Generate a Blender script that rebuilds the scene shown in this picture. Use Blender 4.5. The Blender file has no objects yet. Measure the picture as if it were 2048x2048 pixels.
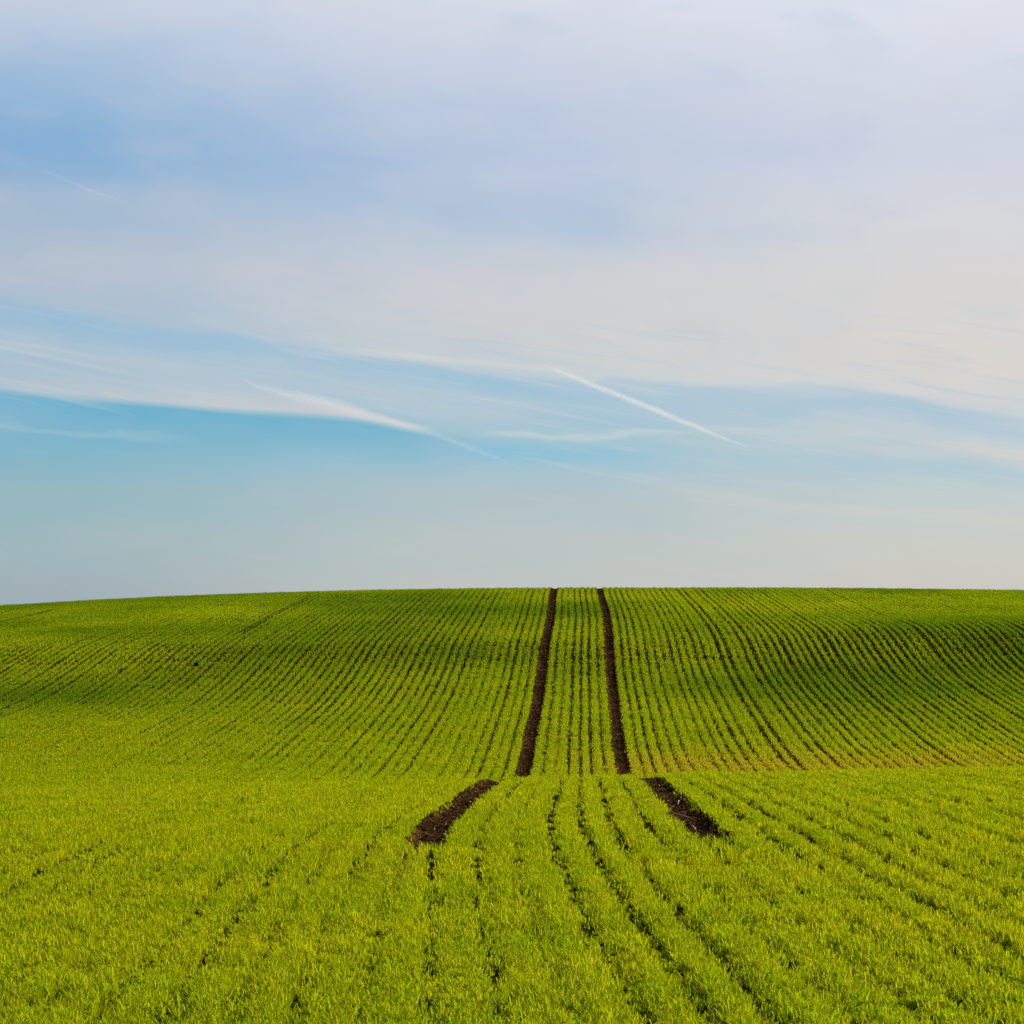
import bpy, math, random
import numpy as np

rng = np.random.default_rng(11)
random.seed(11)
S = bpy.context.scene
C = bpy.data.collections.new("field_scene")
S.collection.children.link(C)

# ------------------------------------------------------------------ constants
PITCH = 0.25          # drill row spacing (m)
FPX = 4680.0          # focal length in units of the full photograph's pixels
XV, YV = 1161.0, 1226.0   # where the rows would meet / eye level
CAM_X = 0.124

# ------------------------------------------------------------------ helpers
def tag(o, label=None, cat=None, group=None, kind=None):
    if label: o["label"] = label
    if cat: o["category"] = cat
    if group: o["group"] = group
    if kind: o["kind"] = kind
    return o

def np_mesh(name, verts, faces_list, mat=None, smooth=False, parent=None, col=None):
    """verts (n,3); faces_list = list of int arrays (m,k)."""
    me = bpy.data.meshes.new(name)
    verts = np.ascontiguousarray(verts, dtype=np.float32)
    me.vertices.add(len(verts))
    me.vertices.foreach_set("co", verts.ravel())
    loops = np.concatenate([f.ravel() for f in faces_list]).astype(np.int32)
    tot = np.concatenate([np.full(len(f), f.shape[1], np.int32) for f in faces_list])
    start = np.concatenate([[0], np.cumsum(tot)[:-1]]).astype(np.int32)
    me.loops.add(len(loops))
    me.loops.foreach_set("vertex_index", loops)
    me.polygons.add(len(tot))
    me.polygons.foreach_set("loop_start", start)
    me.polygons.foreach_set("loop_total", tot)
    if col is not None:
        a = me.color_attributes.new("tint", "FLOAT_COLOR", "POINT")
        cc = np.ones((len(verts), 4), np.float32)
        cc[:, :3] = col
        a.data.foreach_set("color", cc.ravel())
    me.update(calc_edges=True)
    me.polygons.foreach_set("use_smooth", np.full(len(tot), smooth, dtype=bool))
    if mat: me.materials.append(mat)
    o = bpy.data.objects.new(name, me)
    C.objects.link(o)
    if parent: o.parent = parent
    return o

def hash2(ix, iy, seed):
    h = (ix.astype(np.int64) * 374761393 + iy.astype(np.int64) * 668265263 + seed * 974634777) & 0x7fffffff
    h = ((h ^ (h >> 13)) * 1274126177) & 0x7fffffff
    h = h ^ (h >> 16)
    return (h & 0xffff) / 65535.0

def vnoise(x, y, seed=0):
    """value noise in 0..1"""
    x = np.asarray(x, float); y = np.asarray(y, float)
    ix = np.floor(x); iy = np.floor(y)
    fx = x - ix; fy = y - iy
    fx = fx * fx * (3 - 2 * fx); fy = fy * fy * (3 - 2 * fy)
    a = hash2(ix, iy, seed); b = hash2(ix + 1, iy, seed)
    c = hash2(ix, iy + 1, seed); d = hash2(ix + 1, iy + 1, seed)
    return (a * (1 - fx) + b * fx) * (1 - fy) + (c * (1 - fx) + d * fx) * fy

def fbm(x, y, seed=0, n=3):
    v = 0; a = 0.5; t = 0
    for i in range(n):
        v = v + a * vnoise(x * 2 ** i, y * 2 ** i, seed + i * 17); t += a; a *= 0.5
    return v / t

def sstep(a, b, x):
    t = np.clip((x - a) / (b - a), 0, 1)
    return t * t * (3 - 2 * t)

# ------------------------------------------------------------------ terrain
PROF = [(-4000, -25), (-300, -2.5), (-30, -1.45), (0, -1.47), (8, -1.50), (14.9, -1.585), (17.3, -1.625),
        (21.8, -1.80), (26, -1.97), (29.9, -2.15), (32, -2.27), (35, -2.52), (39, -2.90),
        (42, -3.10), (44.5, -3.19), (47, -3.18), (51.6, -2.98), (56, -2.68), (62.1, -2.25),
        (68.5, -1.67), (73.9, -.95), (80, -.45), (86.9, .08), (95, .58), (100, .88),
        (103.3, 1.05), (106, 1.12), (110, 1.06), (120, .55), (150, -2.0), (400, -20), (4000, -260)]
_pd = np.array([p[0] for p in PROF], float); _pz = np.array([p[1] for p in PROF], float)
_fd = np.arange(-60, 200, 0.25)
_fz = np.interp(_fd, _pd, _pz)
_k = np.exp(-0.5 * (np.arange(-16, 17) * 0.25 / 1.3) ** 2); _k /= _k.sum()
_fzs = np.convolve(np.pad(_fz, 16, mode="edge"), _k, mode="valid")
_fzs[:40] = _fz[:40]; _fzs[-40:] = _fz[-40:]

def T(X, d):
    X = np.asarray(X, float); d = np.asarray(d, float)
    z = np.where((d > -50) & (d < 190), np.interp(d, _fd, _fzs), np.interp(d, _pd, _pz))
    near = 1 - sstep(30, 48, d)
    z = z + near * 0.022 * np.clip(X, -30, 30)
    far = sstep(55, 100, d)
    z = z - far * 0.73 * (np.clip(-X, 0, 60) / 25.0) ** 2
    z = z - far * 0.10 * (np.clip(X - 6, 0, 60) / 14.0) ** 2
    # shelf on the right-hand part of the slope
    bx = np.exp(-0.5 * ((np.clip(X, -100, 15) - 15) / 6.0) ** 2)
    z = z + bx * (0.42 * np.exp(-0.5 * ((d - 76) / 4.5) ** 2))
    # slight hollow left
    z = z - 0.18 * np.exp(-0.5 * ((X + 13) / 7) ** 2) * np.exp(-0.5 * ((d - 62) / 5.0) ** 2)
    amp = sstep(2, 10, d) * (1 - sstep(150, 300, d))
    z = z + amp * 0.05 * (fbm(X / 9.0, d / 6.0, 5, 3) - 0.5)
    return z

def wander(d):
    """sideways drift of the drill rows towards the viewer and a slow weave"""
    d = np.asarray(d, float)
    s = 0.09 * np.clip((18.3 - d) / 3.3, 0, None) ** 1.5
    return s + 0.05 * np.sin(d / 11.0 + 0.6) * sstep(45, 60, d) + 0.02 * np.sin(d / 4.1)*sstep(45, 60, d)

TRACK_END = 16.25
def rut(X, d):
    w = wander(d)
    r = 0
    for c in (-1.0, 1.0):
        r = r + (1 - sstep(0.07, 0.16, np.abs(X - w - c)))
    return -0.055 * r * sstep(TRACK_END - 0.25, TRACK_END + 0.15, d)

def P2world(x, y):
    """photo pixel -> point on the terrain (only used to place single plants and straws)"""
    ds = np.arange(9, 112, 0.02)
    Xs = CAM_X + (x - XV) / FPX * ds
    zs = -(y - YV) / FPX * ds
    g = T(Xs, ds)
    hit = np.where(zs <= g)[0]
    i = hit[0] if len(hit) else len(ds) - 1
    return float(Xs[i]), float(ds[i]), float(g[i])

# ------------------------------------------------------------------ materials
def new_mat(name):
    m = bpy.data.materials.new(name); m.use_nodes = True
    nt = m.node_tree; nt.nodes.clear()
    return m, nt, nt.nodes.new("ShaderNodeOutputMaterial")

def mat_crop(name="wheat_leaf"):
    m, nt, out = new_mat(name)
    a = nt.nodes.new("ShaderNodeVertexColor"); a.layer_name = "tint"
    p = nt.nodes.new("ShaderNodeBsdfPrincipled")
    p.inputs["Roughness"].default_value = 0.5
    p.inputs["Specular IOR Level"].default_value = 0.0
    t = nt.nodes.new("ShaderNodeBsdfTranslucent")
    hs = nt.nodes.new("ShaderNodeMixRGB"); hs.blend_type = "MULTIPLY"; hs.inputs[0].default_value = 1
    hs.inputs[2].default_value = (1.15, 1.1, 0.5, 1)
    mx = nt.nodes.new("ShaderNodeMixShader"); mx.inputs[0].default_value = 0.42
    L = nt.links.new
    L(a.outputs[0], p.inputs["Base Color"]); L(a.outputs[0], hs.inputs[1]); L(hs.outputs[0], t.inputs[0])
    L(p.outputs[0], mx.inputs[1]); L(t.outputs[0], mx.inputs[2]); L(mx.outputs[0], out.inputs[0])
    return m

def mat_soil(name, c0, c1, c2, field=False):
    m, nt, out = new_mat(name)
    L = nt.links.new
    tc = nt.nodes.new("ShaderNodeTexCoord")
    n1 = nt.nodes.new("ShaderNodeTexNoise"); n1.inputs["Scale"].default_value = 28; n1.inputs["Detail"].default_value = 6
    n1.inputs["Roughness"].default_value = 0.7
    L(tc.outputs["Object"], n1.inputs["Vector"])
    r = nt.nodes.new("ShaderNodeValToRGB")
    r.color_ramp.elements[0].position = 0.32; r.color_ramp.elements[0].color = (*c0, 1)
    r.color_ramp.elements[1].position = 0.72; r.color_ramp.elements[1].color = (*c2, 1)
    e = r.color_ramp.elements.new(0.52); e.color = (*c1, 1)
    L(n1.outputs["Fac"], r.inputs[0])
    p = nt.nodes.new("ShaderNodeBsdfPrincipled"); p.inputs["Roughness"].default_value = 0.95
    p.inputs["Specular IOR Level"].default_value = 0.0
    n3 = nt.nodes.new("ShaderNodeTexNoise"); n3.inputs["Scale"].default_value = 2.2; n3.inputs["Detail"].default_value = 5
    L(tc.outputs["Object"], n3.inputs["Vector"])
    r3 = nt.nodes.new("ShaderNodeValToRGB")
    r3.color_ramp.elements[0].position = 0.38; r3.color_ramp.elements[0].color = (0.6, 0.58, 0.55, 1)
    r3.color_ramp.elements[1].position = 0.66; r3.color_ramp.elements[1].color = (1.7, 1.6, 1.45, 1)
    L(n3.outputs["Fac"], r3.inputs[0])
    mu = nt.nodes.new("ShaderNodeMixRGB"); mu.blend_type = "MULTIPLY"; mu.inputs[0].default_value = 1
    L(r.outputs[0], mu.inputs[1]); L(r3.outputs[0], mu.inputs[2])
    b = nt.nodes.new("ShaderNodeBump"); b.inputs["Strength"].default_value = 0.8; b.inputs["Distance"].default_value = 0.02
    L(n1.outputs["Fac"], b.inputs["Height"]); L(b.outputs[0], p.inputs["Normal"])
    col = mu.outputs[0]
    if field:
        # outside the drilled part that is modelled blade by blade the same crop is only a colour
        va = nt.nodes.new("ShaderNodeVertexColor"); va.layer_name = "tint"
        mx = nt.nodes.new("ShaderNodeMixRGB")
        n2 = nt.nodes.new("ShaderNodeTexNoise"); n2.inputs["Scale"].default_value = 1.3; n2.inputs["Detail"].default_value = 8
        L(tc.outputs["Object"], n2.inputs["Vector"])
        r2 = nt.nodes.new("ShaderNodeValToRGB")
        r2.color_ramp.elements[0].position = 0.3; r2.color_ramp.elements[0].color = (0.07, 0.1, 0.006, 1)
        r2.color_ramp.elements[1].position = 0.7; r2.color_ramp.elements[1].color = (0.15, 0.19, 0.008, 1)
        L(n2.outputs["Fac"], r2.inputs[0])
        sx = nt.nodes.new("ShaderNodeSeparateColor"); L(va.outputs[0], sx.inputs[0])
        L(sx.outputs[0], mx.inputs[0]); L(col, mx.inputs[1]); L(r2.outputs[0], mx.inputs[2]); col = mx.outputs[0]
    L(col, p.inputs["Base Color"]); L(p.outputs[0], out.inputs[0])
    return m

def mat_plain(name, c0, c1, rough=0.7, scale=30, trans=0.0):
    m, nt, out = new_mat(name)
    L = nt.links.new
    tc = nt.nodes.new("ShaderNodeTexCoord")
    n1 = nt.nodes.new("ShaderNodeTexNoise"); n1.inputs["Scale"].default_value = scale; n1.inputs["Detail"].default_value = 4
    L(tc.outputs["Object"], n1.inputs["Vector"])
    r = nt.nodes.new("ShaderNodeValToRGB")
    r.color_ramp.elements[0].position = 0.35; r.color_ramp.elements[0].color = (*c0, 1)
    r.color_ramp.elements[1].position = 0.65; r.color_ramp.elements[1].color = (*c1, 1)
    L(n1.outputs["Fac"], r.inputs[0])
    p = nt.nodes.new("ShaderNodeBsdfPrincipled"); p.inputs["Roughness"].default_value = rough
    p.inputs["Specular IOR Level"].default_value = 0.2
    L(r.outputs[0], p.inputs["Base Color"])
    L(p.outputs[0], out.inputs[0])
    return m

M_CROP = mat_crop()
M_GROUND = mat_soil("field_soil", (0.006, 0.0048, 0.0015), (0.016, 0.011, 0.003), (0.038, 0.023, 0.007), field=True)
M_TRACK = mat_soil("track_soil", (0.006, 0.0032, 0.0018), (0.022, 0.011, 0.0048), (0.085, 0.042, 0.015))
M_CLOD = mat_soil("clod_soil", (0.010, 0.0055, 0.003), (0.045, 0.022, 0.009), (0.15, 0.075, 0.026))
M_STRAW = mat_plain("dry_straw", (0.14, 0.075, 0.025), (0.30, 0.18, 0.07))
M_STALK = mat_plain("dead_stalk", (0.03, 0.02, 0.01), (0.09, 0.06, 0.025))
M_WEED = mat_plain("weed_leaf", (0.012, 0.022, 0.006), (0.03, 0.05, 0.01))

# ------------------------------------------------------------------ ground
def build_ground():
    xs = np.concatenate([-np.geomspace(34, 3000, 24)[::-1], np.arange(-33.5, 33.6, 0.25), np.geomspace(34, 3000, 24),
                         np.arange(-1.28, -0.75, 0.03), np.arange(0.75, 1.28, 0.03)])
    xs = np.unique(np.round(xs, 4))
    ys = np.concatenate([-np.geomspace(6, 3000, 24)[::-1], np.arange(-5, 5, 0.5), np.arange(5, 125, 0.25),
                         np.geomspace(125.5, 3500, 40)])
    ys = np.unique(np.round(ys, 4))
    Xg, Yg = np.meshgrid(xs, ys)
    Z = T(Xg, Yg) + rut(Xg, Yg)
    n, mth = Xg.shape
    v = np.stack([Xg.ravel(), Yg.ravel(), Z.ravel()], 1)
    idx = np.arange(n * mth).reshape(n, mth)
    f = np.stack([idx[:-1, :-1].ravel(), idx[:-1, 1:].ravel(), idx[1:, 1:].ravel(), idx[1:, :-1].ravel()], 1)
    outm = np.maximum.reduce([sstep(0, 4, -33 + np.abs(Xg)), sstep(118, 124, Yg), 1 - sstep(4, 6, Yg)]).ravel()
    o = np_mesh("ground", v, [f], M_GROUND, True, col=np.repeat(outm[:, None], 3, 1))
    tag(o, kind="structure")
build_ground()

# ------------------------------------------------------------------ wheel tracks
def build_track(c):
    ys = np.concatenate([np.arange(TRACK_END - 0.1, 34, 0.02), np.arange(34, 46, 0.1), np.arange(46, 112, 0.035)])
    us = np.linspace(-0.19, 0.19, 17)
    U, Y = np.meshgrid(us, ys)
    X = c + wander(Y) + U
    cl = fbm(X * 22, Y * 18, 40 + int(c), 3)
    cl2 = fbm(X * 7, Y * 6, 60 + int(c), 2)
    h = 0.012 + 0.045 * np.clip(cl - 0.42, 0, 1) * 2 + 0.03 * (cl2 - 0.4)
    edge = sstep(0.15, 0.19, np.abs(U))
    Z = T(X, Y) + rut(X, Y) + h * (1 - edge) - 0.02 * edge
    n, mth = X.shape
    v = np.stack([X.ravel(), Y.ravel(), Z.ravel()], 1)
    idx = np.arange(n * mth).reshape(n, mth)
    f = np.stack([idx[:-1, :-1].ravel(), idx[:-1, 1:].ravel(), idx[1:, 1:].ravel(), idx[1:, :-1].ravel()], 1)
    o = np_mesh("wheel_track", v, [f], M_TRACK, True)
    tag(o, kind="structure")
for c in (-1.0, 1.0):
    build_track(c)

# clods lying in the tracks
def build_clods():
    t = (1 + 5 ** 0.5) / 2
    iv = np.array([(-1, t, 0), (1, t, 0), (-1, -t, 0), (1, -t, 0), (0, -1, t), (0, 1, t), (0, -1, -t), (0, 1, -t),
                   (t, 0, -1), (t, 0, 1), (-t, 0, -1), (-t, 0, 1)], float); iv /= np.linalg.norm(iv[0])
    ifc = np.array([(0, 11, 5), (0, 5, 1), (0, 1, 7), (0, 7, 10), (0, 10, 11), (1, 5, 9), (5, 11, 4), (11, 10, 2),
                    (10, 7, 6), (7, 1, 8), (3, 9, 4), (3, 4, 2), (3, 2, 6), (3, 6, 8), (3, 8, 9), (4, 9, 5), (2, 4, 11),
                    (6, 2, 10), (8, 6, 7), (9, 8, 1)])
    N = 5200
    dd = np.where(rng.random(N) < 0.55, rng.uniform(TRACK_END, 33, N), rng.uniform(46, 108, N))
    c = rng.choice([-1.0, 1.0], N)
    u = np.clip(rng.normal(0, 0.08, N), -0.15, 0.15)
    X = c + wander(dd) + u
    r = 0.009 + 0.026 * rng.random(N) ** 2.2
    r = np.where(dd > 40, r * 1.5, r)
    Z = T(X, dd) + rut(X, dd) + 0.015 + r * 0.3
    jit = 1 + 0.45 * (rng.random((N, 12, 1)) - 0.5)
    sc = np.stack([rng.uniform(.8, 1.4, N), rng.uniform(.8, 1.4, N), rng.uniform(.5, .9, N)], 1)
    V = iv[None] * jit * sc[:, None, :] * r[:, None, None] + np.stack([X, dd, Z], 1)[:, None, :]
    F = ifc[None] + (np.arange(N) * 12)[:, None, None]
    o = np_mesh("soil_clods", V.reshape(-1, 3), [F.reshape(-1, 3)], M_CLOD, False)
    tag(o, "brown soil clods scattered along the bare wheel tracks", "soil clods", kind="stuff")
build_clods()

# ------------------------------------------------------------------ wheat
ROWS = np.arange(-150, 131)
row_off = rng.normal(0, 0.012, len(ROWS))
row_sig = np.clip(rng.normal(0.052, 0.006, len(ROWS)), 0.038, 0.068)
row_off[17 + 150] -= 0.035; row_off[19 + 150] += 0.035; row_sig[18 + 150] = 0.036
row_h = np.clip(rng.normal(1.0, 0.07, len(ROWS)), 0.8, 1.2)
BARE = [P2world(863, 1374), P2world(1048, 1383), P2world(1490, 1530), P2world(1080, 1300)]

def crop_points(n, d0, d1, power):
    """n plants between depths d0..d1, density falling like d**-power inside the view wedge"""
    lo, hi = -(1161 + 60) / FPX, (2048 + 60 - 1161) / FPX      # wedge, with a margin for a step aside
    g = np.linspace(d0, d1, 600)
    w = ((hi - lo) * g + 3.0) * g ** (-power)
    cdf = np.cumsum(w); cdf /= cdf[-1]
    d = np.interp(rng.random(n), cdf, g) + rng.uniform(-0.1, 0.1, n)
    X = CAM_X + lo * d - 1.5 + rng.random(n) * ((hi - lo) * d + 3.0)
    k = np.rint((X - wander(d)) / PITCH).astype(int)
    ki = np.clip(k - ROWS[0], 0, len(ROWS) - 1)
    far = d > 40
    sig = row_sig[ki] * (0.88 + 0.28 * vnoise(k * 3.7, d * 0.7, 9))
    # the drill left narrower rows on the right-hand slope; rows have closed up low on the left
    Xc = k * PITCH
    sig = sig * (1 - 0.22 * sstep(2, 9, Xc) * sstep(54, 60, d) * (1 - sstep(78, 84, d)))
    sig = sig * (1 + 0.35 * sstep(-2.5, -8, Xc) * (1 - sstep(50, 60, d)) * far)
    sig = np.where(far, sig * 0.87, sig * np.where((np.abs(k) == 3) | (np.abs(k) == 5), 1.2, 1.0))
    gap = (1 - sstep(34, 38, d)) * (0.45 + 0.9 * vnoise(k * 5.3, d / 1.6, 77))
    sig = sig * (1 - 0.22 * gap * (0.35 + 0.65 * sstep(12.5, 18, d)))
    Xr = Xc + row_off[ki] + np.clip(rng.normal(0, 1, n), -2.2, 2.2) * sig + wander(d)
    # self-sown plants and stray tillers between the rows
    stray = rng.random(n) < np.where(far, 0.13, 0.17 + 0.10 * (1 - sstep(13, 20, d)))
    Xr = np.where(stray, Xc + wander(d) + rng.uniform(-0.125, 0.125, n), Xr)
    lean_in = ((np.abs(k) == 3) * 1.0 - (np.abs(k) == 5) * 1.0) * np.sign(k) * (1 - sstep(34, 40, d)) * sstep(12, 16, d)
    Xr = Xr + 0.018 * lean_in
    keep = np.ones(n, bool)
    keep &= ~((np.abs(k) == 4) & (d > TRACK_END - 0.1 + 0.35 * (vnoise(X * 14, d * 0, 3) - .5)))
    keep &= ~((np.abs(k) == 4) & (d > 12.3) & (rng.random(n) < 0.85 * sstep(12.3, TRACK_END, d)))
    tr = np.minimum(np.abs(Xr - wander(d) - 1), np.abs(Xr - wander(d) + 1))
    keep &= ~((tr < np.where(far, 0.052, 0.036) + 0.03 * rng.random(n) + 0.085 * vnoise(d * 3.0, np.sign(X) * 7, 13)) & (d > TRACK_END))
    # older, half grown-over tramlines on the left
    for kk, pr, da, db in ((-45, 0.8, 78, 97), (-53, 0.15, 78, 97), (-86, 1.0, 85, 96), (-94, 0.9, 88, 98)):
        keep &= ~((np.abs(Xr - wander(d) - kk * PITCH) < 0.13) & (d > da) & (rng.random(n) < pr * (1 - sstep(db - 1, db + 4, d))))
    # patchy germination
    thin = fbm(X / 1.6, d / 1.1, 21, 3)
    keep &= rng.random(n) < 0.70 + 0.9 * (thin - 0.25)
    for (bx, by, bz) in BARE:
        keep &= ~(((Xr - bx) / 0.22) ** 2 + ((d - by) / 0.4) ** 2 < rng.random(n))
    return Xr[keep], d[keep], (row_h[ki] * np.where(stray, 0.6, 1.0))[keep], k[keep]

# leaf colours are those of the crop itself: deep green, yellow green, and a yellowing strip in the hollow
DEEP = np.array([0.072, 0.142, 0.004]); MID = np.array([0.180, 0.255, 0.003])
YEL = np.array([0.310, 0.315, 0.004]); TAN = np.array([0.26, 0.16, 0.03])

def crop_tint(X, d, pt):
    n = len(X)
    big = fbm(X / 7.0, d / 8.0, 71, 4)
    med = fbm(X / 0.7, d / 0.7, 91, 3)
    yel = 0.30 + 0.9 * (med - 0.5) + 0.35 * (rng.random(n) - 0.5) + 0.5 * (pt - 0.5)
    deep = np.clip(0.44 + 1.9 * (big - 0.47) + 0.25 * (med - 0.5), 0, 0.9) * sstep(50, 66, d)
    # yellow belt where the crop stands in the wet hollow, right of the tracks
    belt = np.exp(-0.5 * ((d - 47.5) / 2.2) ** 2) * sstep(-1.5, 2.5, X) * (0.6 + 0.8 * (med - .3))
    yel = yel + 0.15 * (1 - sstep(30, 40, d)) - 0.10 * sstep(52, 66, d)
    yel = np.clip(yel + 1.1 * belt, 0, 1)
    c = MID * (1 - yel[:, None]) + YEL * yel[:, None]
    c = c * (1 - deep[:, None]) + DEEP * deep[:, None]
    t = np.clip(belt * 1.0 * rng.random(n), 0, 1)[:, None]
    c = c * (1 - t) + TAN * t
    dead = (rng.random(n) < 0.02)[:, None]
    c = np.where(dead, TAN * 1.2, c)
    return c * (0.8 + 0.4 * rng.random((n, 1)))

def blades(n, per, d0, d1, power, h0, w0, segs, spread):
    X, d, rh, k = crop_points(n // per, d0, d1, power)
    ph = rng.uniform(0.62, 1.2, len(X)) * np.where(rng.random(len(X)) < 0.03, 1.3, 1.0); pt = rng.random(len(X))
    X, d, rh, ph, pt = (np.repeat(q, per) for q in (X, d, rh, ph, pt))
    n = len(X)
    X = X + rng.normal(0, spread, n) * 0.6; d = d + rng.normal(0, spread, n)
    az = rng.uniform(0, 2 * np.pi, n)
    h = h0 * rh * ph * rng.uniform(0.6, 1.15, n) * (0.75 + 0.5 * vnoise(X / 0.5, d / 0.5, 33))
    lean = h * rng.uniform(0.12, 0.75, n)
    w = w0 * rng.uniform(0.7, 1.3, n)
    z = T(X, d) + rut(X, d) - 0.004
    base = np.stack([X, d, z], 1)
    dirv = np.stack([np.cos(az), np.sin(az), np.zeros(n)], 1)
    saz = az + np.pi / 2 + rng.normal(0, 0.5, n)
    side = np.stack([np.cos(saz), np.sin(saz), np.zeros(n)], 1)
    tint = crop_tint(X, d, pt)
    P = []
    ts = np.linspace(0, 1, segs + 1)
    for t in ts[:-1]:
        hh = (t * (1.25 - 0.25 * t)) * h
        pos = base + dirv * (lean * t ** 1.8)[:, None]
        pos[:, 2] += hh
        ww = (w * (0.75 + 0.5 * t if t < 0.5 else 1.0 - 0.75 * (t - 0.5) * 1.2) * 0.5)[:, None]
        P.append(pos - side * ww); P.append(pos + side * ww)
    tip = base + dirv * lean[:, None]; tip[:, 2] += h * (0.75 + 0.25 * rng.random(n))
    P.append(tip)
    m = len(P)
    V = np.stack(P, 1).reshape(-1, 3)
    o = (np.arange(n) * m)[:, None]
    fq = []
    for s in range(segs - 1):
        fq.append(o + np.array([2 * s, 2 * s + 1, 2 * s + 3, 2 * s + 2])[None])
    ft = o + np.array([2 * (segs - 1), 2 * (segs - 1) + 1, m - 1])[None]
    return V, fq, [ft], np.repeat(tint, m, 0)

def build_wheat():
    parts = [blades(980000, 6, 6.5, 20, 1.25, 0.066, 0.0052, 3, 0.012),
             blades(660000, 6, 20, 34.5, 1.2, 0.068, 0.0068, 3, 0.012),
             blades(300000, 4, 34.5, 45, 1.0, 0.075, 0.011, 2, 0.015),
             blades(1150000, 2, 45, 70, 1.0, 0.074, 0.010, 2, 0.012),
             blades(1250000, 2, 70, 112, 1.0, 0.074, 0.0125, 2, 0.013)]
    off = 0; V = []; Q = []; TR = []; CO = []
    for v, q, t, c in parts:
        V.append(v); CO.append(c)
        Q += [a + off for a in q]; TR += [a + off for a in t]; off += len(v)
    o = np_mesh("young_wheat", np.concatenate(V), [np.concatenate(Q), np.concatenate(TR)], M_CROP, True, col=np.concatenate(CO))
    tag(o, "bright green young wheat drilled in long rows over the rolling field", "wheat crop", kind="stuff")
build_wheat()

# ------------------------------------------------------------------ small single things
def tube(pts, rad, sides=6):
    pts = np.array(pts, float); n = len(pts)
    V = []; F = []
    for i in range(n):
        a = pts[max(i - 1, 0)]; b = pts[min(i + 1, n - 1)]
        t = (b - a) / np.linalg.norm(b - a)
        u = np.cross(t, (0.3, 0.2, 0.93)) if abs(t[2]) < 0.9 else np.cross(t, (1, 0, 0))
        u /= np.linalg.norm(u); w = np.cross(t, u)
        for s in range(sides):
            an = 2 * math.pi * s / sides
            V.append(pts[i] + rad[i] * (u * math.cos(an) + w * math.sin(an)))
    for i in range(n - 1):
        for s in range(sides):
            F.append((i * sides + s, i * sides + (s + 1) % sides, (i + 1) * sides + (s + 1) % sides, (i + 1) * sides + s))
    return np.array(V), np.array(F)

def stalk(x, y, h, lean, label, mat, r=0.004):
    X, d, z = P2world(x, y)
    pts = [(lean * t ** 1.5 * h, 0.03 * t, h * t) for t in np.linspace(0, 1, 7)]
    rad = np.linspace(r, r * 0.4, 7)
    root = bpy.data.objects.new("dry_stalk", None); C.objects.link(root)
    root.location = (X, d, z); root.empty_display_size = 0.05
    tag(root, label, "dry stalk")
    v, f = tube(pts, rad)
    np_mesh("stem", v, [f], mat, True, root)
    # a withered leaf and a seed head
    q = np.array(pts[3]); L = []
    for t in np.linspace(0, 1, 6):
        c = q + np.array([0.09 * t, 0.01 * t, 0.04 * t - 0.09 * t * t])
        wv = np.array([0, 0.006 * (1 - t) + 0.001, 0])
        L += [c - wv, c + wv]
    lf = np.array([(2 * i, 2 * i + 1, 2 * i + 3, 2 * i + 2) for i in range(5)])
    np_mesh("leaf", np.array(L), [lf], mat, True, root)
    e = np.array(pts[-1]); dr = np.array(pts[-1]) - np.array(pts[-2]); dr /= np.linalg.norm(dr)
    hp = [e + dr * (t - 0.1) * 0.06 for t in np.linspace(0, 1, 6)]
    v, f = tube(hp, [0.002, 0.006, 0.008, 0.007, 0.005, 0.001])
    np_mesh("seed_head", v, [f], mat, True, root)
stalk(243, 1603, 0.12, 0.05, "thin pale brown dry stalk standing in the foreground wheat on the left", M_STRAW)
stalk(514, 1600, 0.09, 0.25, "short dark stalk in the foreground wheat left of the near left track", M_STALK)

def weed(x, y, size, label):
    X, d, z = P2world(x, y)
    root = bpy.data.objects.new("weed_clump", None); C.objects.link(root)
    root.location = (X, d, z); root.empty_display_size = 0.05
    tag(root, label, "weed", "dark weeds standing out of the wheat")
    V = []; F = []
    for i in range(70):
        a = random.uniform(0, 6.283); el = random.uniform(0.25, 1.3)
        ln = size * random.uniform(0.5, 1.0); wd = ln * 0.16
        dr = np.array([math.cos(a) * math.cos(el), math.sin(a) * math.cos(el), math.sin(el)])
        sd = np.array([-math.sin(a), math.cos(a), 0])
        o = len(V)
        for t, ws in ((0, .3), (.35, 1), (.7, .8), (1, .05)):
            c = dr * ln * t + np.array([0, 0, -0.35 * ln * t * t])
            V += [c - sd * wd * ws, c + sd * wd * ws]
        F += [(o + 2 * j, o + 2 * j + 1, o + 2 * j + 3, o + 2 * j + 2) for j in range(3)]
    np_mesh("foliage", np.array(V), [np.array(F)], M_WEED, True, root)
    st = []; fs = []
    for i in range(4):
        a = random.uniform(0, 6.283)
        v, f = tube([(math.cos(a) * size * .3 * t, math.sin(a) * size * .3 * t, size * 1.1 * t) for t in (0, .5, 1)],
                    [0.006, 0.004, 0.002], 5)
        fs.append(f + sum(len(s) for s in st)); st.append(v)
    np_mesh("stem", np.concatenate(st), [np.concatenate(fs)], M_STALK, True, root)
weed(392, 1331, 0.20, "dark spreading weed on the left slope of the hill, the right one of the two")
weed(243, 1342, 0.15, "dark low weed on the left slope of the hill, the left one of the two")

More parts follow.
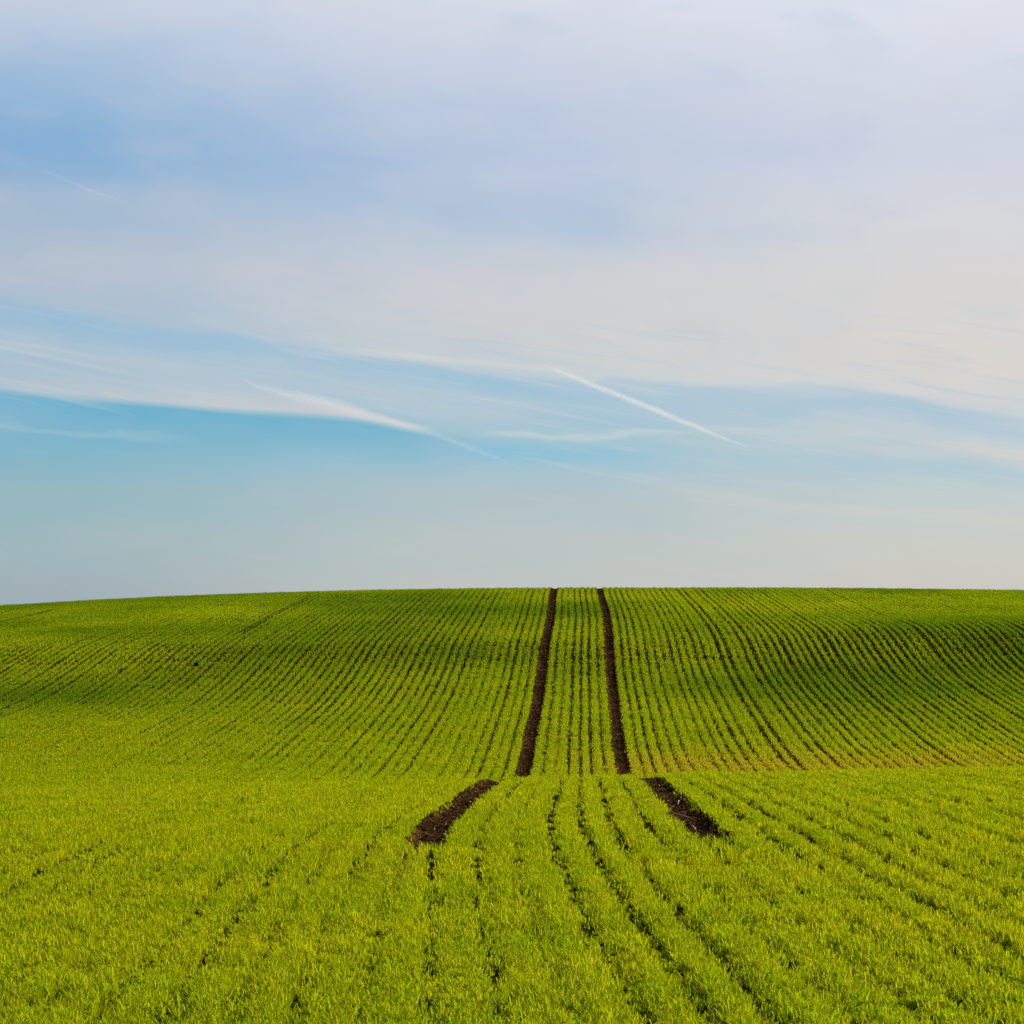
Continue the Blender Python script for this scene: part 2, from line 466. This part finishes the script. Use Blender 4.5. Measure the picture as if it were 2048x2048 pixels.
def straw(x, y, ln, ang, label, r=0.006):
    X, d, z = P2world(x, y)
    z = float(T(X, d) + rut(X, d)) + 0.04
    pts = [(math.cos(ang) * ln * (t - .5), math.sin(ang) * ln * (t - .5), 0.015 * math.sin(t * 3.1) + (0.02 * t)) for t in np.linspace(0, 1, 7)]
    v, f = tube(pts, [r * .8, r, r, r * 1.15, r, r, r * .6])
    o = np_mesh("straw", v, [f], M_STRAW, True)
    o.location = (X, d, z)
    tag(o, label, "straw", "straws lying in the right wheel track")
straw(1352, 1634, 0.26, 2.55, "longest pale straw lying on the left edge of the near right wheel track", 0.008)
straw(1357, 1604, 0.14, 1.45, "short pale straw stuck upright-looking in the middle of the near right wheel track", 0.006)
straw(1322, 1580, 0.11, 0.4, "small pale straw lying across the far end of the near right wheel track", 0.005)
straw(1385, 1655, 0.12, 1.9, "small pale straw at the near end of the right wheel track", 0.005)

def build_litter():
    N = 380
    V = []; F = []
    off = 0
    for i in range(N):
        d = random.uniform(TRACK_END, 32) if random.random() < .7 else random.uniform(46, 80)
        c = random.choice((-1, 1)); X = c + float(wander(d)) + random.gauss(0, 0.075)
        z = float(T(X, d) + rut(X, d)) + 0.022 + random.random() * 0.015
        a = random.uniform(0, 3.14); ln = random.uniform(0.02, 0.07)
        e = np.array([math.cos(a) * ln / 2, math.sin(a) * ln / 2, random.uniform(-.01, .015)])
        p = np.array([X, d, z]); v, f = tube([p - e, p + e], [0.0022, 0.0018], 4)
        V.append(v); F.append(f + off); off += len(v)
    o = np_mesh("straw_litter", np.concatenate(V), [np.concatenate(F)], M_STRAW, False)
    tag(o, "short bits of dry straw littering the bare wheel tracks", "straw litter", kind="stuff")
build_litter()

# ------------------------------------------------------------------ contrails
DC = 90000.0
def sky_pt(x, y, D=DC):
    return np.array([(x - XV) / FPX * D, D, (YV - y) / FPX * D])

def contrail(pts, label, density, seed):
    """pts: (x, y, half width in photo px); a lumpy tube of thin ice cloud tens of kilometres off"""
    pts = np.array(pts, float)
    n = 90
    tt = np.linspace(0, 1, len(pts)); t2 = np.linspace(0, 1, n)
    x = np.interp(t2, tt, pts[:, 0]); y = np.interp(t2, tt, pts[:, 1]); w = np.interp(t2, tt, pts[:, 2])
    ker = np.ones(9) / 9
    y = np.convolve(np.pad(y, 4, mode="reflect", reflect_type="odd"), ker, "valid")
    w = np.convolve(np.pad(w, 4, mode="edge"), ker, "valid"); w[0] = w[-1] = 0.05
    V = []; sides = 24
    cen = np.array([sky_pt(a, b) for a, b in zip(x, y)]); org = cen[n // 2].copy()
    tan = np.gradient(cen, axis=0); tan /= np.linalg.norm(tan, axis=1)[:, None]
    for i in range(n):
        u = np.array([0, 1.0, 0]); up = np.cross(tan[i], u); up /= np.linalg.norm(up)
        R = w[i] / FPX * DC
        for s in range(sides):
            a = 2 * math.pi * s / sides
            sa = math.sin(a)
            j = 0.88 + 0.24 * float(vnoise(np.array(i * 0.33), np.array(3.0 if sa > 0 else 7.0), seed))
            # lens-like section: thickest along the core, running out thin above and below
            V.append(cen[i] + R * (up * sa * j + u * 1.6 * math.copysign((1 - abs(sa)) ** 1.5, math.cos(a))) - org)
    F = []
    for i in range(n - 1):
        for s in range(sides):
            F.append((i * sides + s, i * sides + (s + 1) % sides, (i + 1) * sides + (s + 1) % sides, (i + 1) * sides + s))
    caps = [np.array([list(range(sides))[::-1]]), np.array([[(n - 1) * sides + s for s in range(sides)]])]
    m, nt, out = new_mat("ice_cloud")
    pv = nt.nodes.new("ShaderNodeVolumePrincipled")
    pv.inputs["Color"].default_value = (0.75, 0.69, 0.645, 1)
    pv.inputs["Density"].default_value = density
    pv.inputs["Anisotropy"].default_value = 0.0
    nt.links.new(pv.outputs[0], out.inputs["Volume"])
    o = np_mesh("contrail", np.array(V), [np.array(F)] + caps, m, True)
    o.location = org
    tag(o, label, "contrail")
contrail([(1085, 731, 1), (1125, 745, 6), (1183, 769, 8.5), (1289, 811, 9.5), (1395, 856, 7.5), (1450, 877, 5), (1512, 900, .6)],
         "narrow straight white contrail slanting down through the blue right of the middle", 0.00105, 3)
contrail([(470, 752, 1), (520, 775, 11), (580, 790, 17), (662, 808, 20), (742, 831, 16), (821, 854, 11), (901, 880, 9), (960, 903, 8), (1000, 919, 5), (1040, 934, .6)],
         "broad soft contrail fanning out to the left above the deep blue band", 0.00024, 8)
contrail([(70, 333, 1.0), (110, 350, 5), (180, 380, 6), (290, 418, .8)],
         "faint short contrail in the blue at the upper left", 0.00022, 12)

# ------------------------------------------------------------------ sky
EXPO = 1.25
SUN_AZ, SUN_EL = 48.0, 22.0        # degrees right of the view along the rows, and above the horizon
def build_world():
    w = bpy.data.worlds.new("World"); S.world = w; w.use_nodes = True
    nt = w.node_tree; nt.nodes.clear(); L = nt.links.new
    N = nt.nodes.new
    out = N("ShaderNodeOutputWorld"); bg = N("ShaderNodeBackground"); L(bg.outputs[0], out.inputs[0])
    STR = 0.1 * 2 ** EXPO
    bg.inputs[1].default_value = 0.1
    sky = N("ShaderNodeTexSky"); sky.sky_type = "NISHITA"; sky.sun_disc = False
    sky.sun_elevation = math.radians(SUN_EL); sky.sun_rotation = math.radians(SUN_AZ)
    sky.altitude = 100; sky.air_density = 1.0; sky.dust_density = 1.0; sky.ozone_density = 1.5

    def mth(op, a, b=None, c=None, clamp=False):
        n = N("ShaderNodeMath"); n.operation = op; n.use_clamp = clamp
        for i, v in enumerate((a, b, c)):
            if v is None: continue
            if isinstance(v, (int, float)): n.inputs[i].default_value = v
            else: L(v, n.inputs[i])
        return n.outputs[0]
    def mrange(v, a, b, lo=0.0, hi=1.0, kind="SMOOTHSTEP"):
        n = N("ShaderNodeMapRange"); n.interpolation_type = kind
        for key, val in (("Value", v), ("From Min", a), ("From Max", b), ("To Min", lo), ("To Max", hi)):
            if isinstance(val, (int, float)): n.inputs[key].default_value = val
            else: L(val, n.inputs[key])
        return n.outputs[0]
    def lin(c):
        c = np.array(c) / 255.0
        return tuple(np.where(c <= 0.04045, c / 12.92, ((c + 0.055) / 1.055) ** 2.4) / STR)
    tc = N("ShaderNodeTexCoord")
    sp = N("ShaderNodeSeparateXYZ"); L(tc.outputs["Generated"], sp.inputs[0])
    # compass bearing and height above the horizon, in units of the sky chart below (4680 per radian)
    az = mth("ARCTAN2", sp.outputs[0], sp.outputs[1])
    el = mth("ARCSINE", sp.outputs[2])
    x = mth("ADD", mth("MULTIPLY", az, FPX), XV)
    y = mth("SUBTRACT", YV, mth("MULTIPLY", el, FPX))
    # wisps: noise drawn out along the bands
    cv = N("ShaderNodeCombineXYZ")
    ty = mth("SUBTRACT", y, mth("MULTIPLY", x, 0.11))
    L(mth("MULTIPLY", x, 0.0022), cv.inputs[0]); L(mth("MULTIPLY", ty, 0.017), cv.inputs[1])
    ns = N("ShaderNodeTexNoise"); ns.inputs["Scale"].default_value = 1.0; ns.inputs["Detail"].default_value = 5; ns.inputs["Roughness"].default_value = 0.55
    ns.inputs["Distortion"].default_value = 0.4
    L(cv.outputs[0], ns.inputs["Vector"])
    wis = mth("SUBTRACT", ns.outputs["Fac"], 0.5)
    cv2 = N("ShaderNodeCombineXYZ")
    L(mth("MULTIPLY", x, 0.0035), cv2.inputs[0]); L(mth("MULTIPLY", ty, 0.008), cv2.inputs[1])
    ns2 = N("ShaderNodeTexNoise"); ns2.inputs["Scale"].default_value = 1.0; ns2.inputs["Detail"].default_value = 4
    L(cv2.outputs[0], ns2.inputs["Vector"])
    puf = mth("SUBTRACT", ns2.outputs["Fac"], 0.5)
    cv3 = N("ShaderNodeCombineXYZ")
    L(mth("MULTIPLY", x, 0.0045), cv3.inputs[0]); L(mth("MULTIPLY", ty, 0.011), cv3.inputs[1])
    ns3 = N("ShaderNodeTexNoise"); ns3.inputs["Scale"].default_value = 1.0; ns3.inputs["Detail"].default_value = 3; ns3.inputs["Roughness"].default_value = 0.5
    ns3.inputs["Distortion"].default_value = 0.15
    L(cv3.outputs[0], ns3.inputs["Vector"])
    mot = mth("SUBTRACT", ns3.outputs["Fac"], 0.5)
    cv4 = N("ShaderNodeCombineXYZ")
    ty4 = mth("SUBTRACT", y, mth("MULTIPLY", x, 0.16))
    L(mth("MULTIPLY", x, 0.0030), cv4.inputs[0]); L(mth("MULTIPLY", ty4, 0.055), cv4.inputs[1])
    ns4 = N("ShaderNodeTexNoise"); ns4.inputs["Scale"].default_value = 1.0; ns4.inputs["Detail"].default_value = 5; ns4.inputs["Distortion"].default_value = 0.6
    L(cv4.outputs[0], ns4.inputs["Vector"])
    strk = mth("SUBTRACT", ns4.outputs["Fac"], 0.5)
    yw = mth("ADD", mth("ADD", y, mth("MULTIPLY", wis, 40.0)), mth("MULTIPLY", mot, 46.0))
    xn = mth("DIVIDE", mth("ADD", x, 200.0), 2450.0, clamp=True)

    def ramp(stops, v0=-60.0, v1=1300.0):
        n = N("ShaderNodeValToRGB"); cr = n.color_ramp; cr.interpolation = "EASE"
        f = mth("DIVIDE", mth("SUBTRACT", mth("ADD", y, mth("MULTIPLY", puf, 60.0)), v0), v1 - v0, clamp=True)
        L(f, n.inputs[0])
        for i, (yy, c) in enumerate(stops):
            pos = (yy - v0) / (v1 - v0)
            e = cr.elements[i] if i < 2 else cr.elements.new(pos)
            e.position = pos; e.color = (*lin(c), 1)
        cr.elements[0].position = (stops[0][0] - v0) / (v1 - v0)
        return n.outputs[0]
    def curve(pts, ylo, yhi):
        n = N("ShaderNodeFloatCurve"); c = n.mapping.curves[0]
        P = [((px + 200.0) / 2450.0, (py - ylo) / (yhi - ylo)) for px, py in pts]
        c.points[0].location = P[0]; c.points[1].location = P[-1]
        for p in P[1:-1]: c.points.new(*p)
        n.mapping.update()
        L(xn, n.inputs["Value"])
        return mth("ADD", mth("MULTIPLY", n.outputs[0], yhi - ylo), ylo)
    def mix(fac, a, b):
        n = N("ShaderNodeMixRGB")
        L(fac, n.inputs[0])
        for i, v in ((1, a), (2, b)):
            if isinstance(v, tuple): n.inputs[i].default_value = (*v, 1)
            else: L(v, n.inputs[i])
        return n.outputs[0]

    left = ramp([(-60, (208, 214, 226)), (330, (128, 172, 210)), (430, (160, 182, 205)), (560, (174, 187, 203)), (680, (150, 182, 205)),
                 (800, (146, 182, 202)), (900, (116, 174, 197)), (1000, (138, 177, 188)), (1100, (150, 177, 185)), (1200, (152, 171, 181))])
    cent = ramp([(-60, (220, 222, 231)), (330, (182, 196, 218)), (450, (180, 195, 213)), (570, (202, 203, 207)), (680, (200, 202, 204)),
                 (790, (163, 192, 207)), (900, (150, 188, 204)), (1000, (168, 187, 195)), (1100, (178, 190, 192)), (1200, (188, 192, 189))])
    right = ramp([(-60, (226, 228, 236)), (330, (204, 208, 222)), (450, (212, 211, 214)), (600, (212, 208, 205)), (760, (212, 204, 197)),
                  (840, (188, 198, 204)), (920, (182, 196, 203)), (1020, (184, 196, 198)), (1100, (192, 196, 192)), (1200, (194, 193, 190))])
    fx1 = mrange(x, 33.0, 1050.0); fx2 = mrange(x, 1000.0, 1900.0)
    col = mix(fx2, mix(fx1, left, cent), right)

    def layer(col, color, yc, up, dn, amp, wisp=0.0, use=None):
        """a band along the line yc(x): fades over `up` above and `dn` below it"""
        t = mth("SUBTRACT", use if use is not None else yw, yc)
        m = mth("MULTIPLY", mrange(t, -up if isinstance(up, float) else mth("MULTIPLY", up, -1.0), 0.0), mrange(t, 0.0, dn, 1.0, 0.0))
        m = mth("MULTIPLY", m, amp)
        if wisp: m = mth("MULTIPLY", m, mth("ADD", 1.0, mth("MULTIPLY", wis, wisp)), clamp=True)
        return mix(m, col, lin(color))
    # clear blue under the lower edge of the high veil
    edge = curve([(-200, 600), (33, 632), (300, 672), (500, 690), (900, 750), (1200, 772), (1500, 782), (1750, 795), (2015, 850), (2250, 900)], 500, 1000)
    col = layer(col, (208, 207, 206), edge, 150.0, 26.0, curve([(-200, 0), (500, .08), (900, .2), (1300, .6), (1900, .7), (2250, .7)], 0, 1))
    col = layer(col, (140, 184, 211), edge, 20.0, 70.0, curve([(-200, .5), (300, .62), (600, .7), (1000, .6), (1300, .5), (1800, .55), (2250, .3)], 0, 1), 1.2)
    # pale streak on that edge running into the narrow contrail
    ps = curve([(-200, 600), (640, 698), (900, 722), (1110, 739), (2250, 800)], 500, 1000)
    col = layer(col, (205, 208, 208), ps, 9.0, 12.0, curve([(-200, 0), (560, 0), (760, .75), (1000, .8), (1110, .7), (1180, 0), (2250, 0)], 0, 1), 0.8, use=y)
    bd = curve([(-200, 700), (33, 705), (400, 745), (900, 815), (1300, 850), (2250, 900)], 500, 1000)
    col = layer(col, (180, 195, 206), bd, 55.0, 45.0, curve([(-200, .4), (100, .55), (500, .6), (900, .6), (1100, .3), (1300, 0), (2250, 0)], 0, 1), 1.2)
    # spread-out old trail on the left: hard lower edge, soft upper side
    fl = curve([(-200, 775), (33, 793), (265, 811), (477, 824), (662, 834), (760, 848), (840, 862), (2250, 900)], 700, 1000)
    fu = curve([(-200, 120), (33, 110), (330, 95), (500, 66), (560, 52), (662, 38), (742, 20), (821, 10), (901, 6), (2250, 6)], 0, 200)
    col = layer(col, (200, 200, 202), mth("SUBTRACT", fl, 6.0), fu, 9.0, curve([(-200, .25), (100, .42), (330, .62), (560, .85), (680, .85), (800, .8), (860, .3), (900, 0), (2250, 0)], 0, 1), 0.7,
                use=mth("ADD", y, mth("MULTIPLY", wis, 10.0)))
    # deep blue band
    col = layer(col, (92, 169, 200), mth("ADD", fl, 12.0), 12.0, 105.0, curve([(-200, .6), (100, .8), (400, .95), (700, .8), (900, .35), (1060, 0), (2250, 0)], 0, 1), 0.6,
                use=mth("ADD", y, mth("MULTIPLY", wis, 14.0)))
    s3 = curve([(-200, 850), (33, 864), (300, 881), (600, 905), (2250, 1000)], 800, 1000)
    col = layer(col, (150, 187, 203), s3, 9.0, 12.0, curve([(-200, .5), (200, .55), (330, .3), (480, 0), (2250, 0)], 0, 1), 1.0)
    # blue and pale streaks right of the middle
    b4 = curve([(-200, 900), (980, 900), (1200, 908), (1500, 925), (2250, 960)], 800, 1000)
    col = layer(col, (122, 184, 212), b4, 34.0, 40.0, curve([(-200, 0), (880, 0), (1000, .85), (1180, .75), (1400, .15), (1500, .15), (1800, .3), (2250, .2)], 0, 1), 1.4)
    s5 = curve([(-200, 850), (980, 862), (1150, 872), (1300, 868), (1500, 862), (2250, 930)], 800, 1000)
    col = layer(col, (188, 202, 206), s5, 12.0, 11.0, curve([(-200, 0), (920, 0), (1030, .85), (1180, .85), (1350, .5), (1800, .3), (2250, .2)], 0, 1), 1.0)
    b6 = curve([(-200, 830), (1000, 838), (1250, 850), (1500, 838), (1700, 815), (2250, 900)], 700, 1000)
    col = layer(col, (150, 187, 209), b6, 30.0, 26.0, curve([(-200, 0), (950, 0), (1150, .5), (1400, .2), (1650, .45), (1900, .3), (2250, .1)], 0, 1), 1.2)
    s7 = curve([(-200, 900), (1700, 872), (1900, 888), (2050, 920), (2250, 950)], 800, 1000)
    col = layer(col, (205, 202, 197), s7, 16.0, 34.0, curve([(-200, 0), (1780, 0), (1950, .7), (2250, .7)], 0, 1), 0.6)
    s8 = curve([(-200, 900), (1280, 980), (1600, 1010), (2000, 1040), (2250, 1060)], 800, 1200)
    col = layer(col, (196, 200, 197), s8, 16.0, 30.0, curve([(-200, 0), (1200, 0), (1500, .4), (2000, .55), (2250, .5)], 0, 1), 1.0)
    # bluer openings high up
    t1 = curve([(-200, 330), (2250, 400)], 200, 600)
    col = layer(col, (124, 169, 211), t1, 90.0, 95.0, curve([(-200, .42), (100, .42), (420, .22), (720, .24), (900, 0), (2250, 0)], 0, 1), 2.2)
    t2 = curve([(-200, 400), (600, 400), (1150, 455), (2250, 520)], 300, 700)
    col = layer(col, (160, 187, 214), t2, 80.0, 60.0, curve([(-200, 0), (550, 0), (680, .34), (1150, .30), (1350, 0), (2250, 0)], 0, 1), 1.6)
    # thin high streaks, strongest in the banded middle of the sky, and broad mottling of the veil
    zone = mth("MULTIPLY", mrange(y, 560.0, 720.0), mth("MAXIMUM", mrange(y, 800.0, 850.0, 1.0, 0.10), mth("MULTIPLY", mrange(x, 850.0, 1150.0), mrange(y, 900.0, 1060.0, 0.8, 0.12))))
    sm = mth("MULTIPLY", mth("MULTIPLY", mrange(strk, 0.02, 0.22), zone), 0.30)
    col = mix(sm, col, lin((205, 208, 209)))
    sb = mth("MULTIPLY", mth("MULTIPLY", mrange(strk, -0.02, -0.2), zone), 0.22)
    col = mix(sb, col, lin((135, 184, 212)))
    mw = mth("MULTIPLY", mrange(mot, -0.10, 0.28), mrange(y, 640.0, 760.0, 0.24, 0.08))
    col = mix(mw, col, lin((206, 203, 208)))
    mb = mth("MULTIPLY", mrange(mot, 0.06, -0.28), mrange(y, 640.0, 760.0, 0.20, 0.10))
    col = mix(mb, col, lin((158, 182, 206)))
    # the veil covers this quarter of the sky; overhead and behind the clear sky shows through more
    opa = mth("MULTIPLY", mrange(mth("ABSOLUTE", az), 0.5, 1.6, 0.96, 0.45), mrange(el, 0.32, 1.2, 1.0, 0.6))
    col = mix(opa, sky.outputs[0], col)
    L(col, bg.inputs[0])
build_world()

sun = bpy.data.lights.new("sun", "SUN"); sun.energy = 5.0; sun.angle = math.radians(0.5); sun.color = (1.0, 0.93, 0.82)
so = bpy.data.objects.new("sun", sun); C.objects.link(so)
a, e = math.radians(SUN_AZ), math.radians(SUN_EL)
from mathutils import Vector
so.rotation_euler = Vector((math.sin(a) * math.cos(e), math.cos(a) * math.cos(e), math.sin(e))).to_track_quat("Z", "Y").to_euler()

# ------------------------------------------------------------------ camera
cam = bpy.data.cameras.new("camera"); co = bpy.data.objects.new("camera", cam); C.objects.link(co)
co.location = (CAM_X, 0, 0); co.rotation_euler = (math.radians(90), 0, 0)
cam.sensor_width = 36; cam.sensor_fit = "HORIZONTAL"
cam.lens = 36 * FPX / 2048
cam.shift_x = -(XV - 1024) / 2048
cam.shift_y = (YV - 1024) / 2048
cam.clip_start = 0.1; cam.clip_end = 400000
S.camera = co

S.view_settings.view_transform = "Standard"; S.view_settings.look = "None"
S.view_settings.gamma = 1; S.view_settings.exposure = EXPO
S.render.engine = "CYCLES"
S.cycles.max_bounces = 8; S.cycles.diffuse_bounces = 3; S.cycles.transmission_bounces = 4; S.cycles.transparent_max_bounces = 8
S.cycles.volume_bounces = 1
S.cycles.use_denoising = False
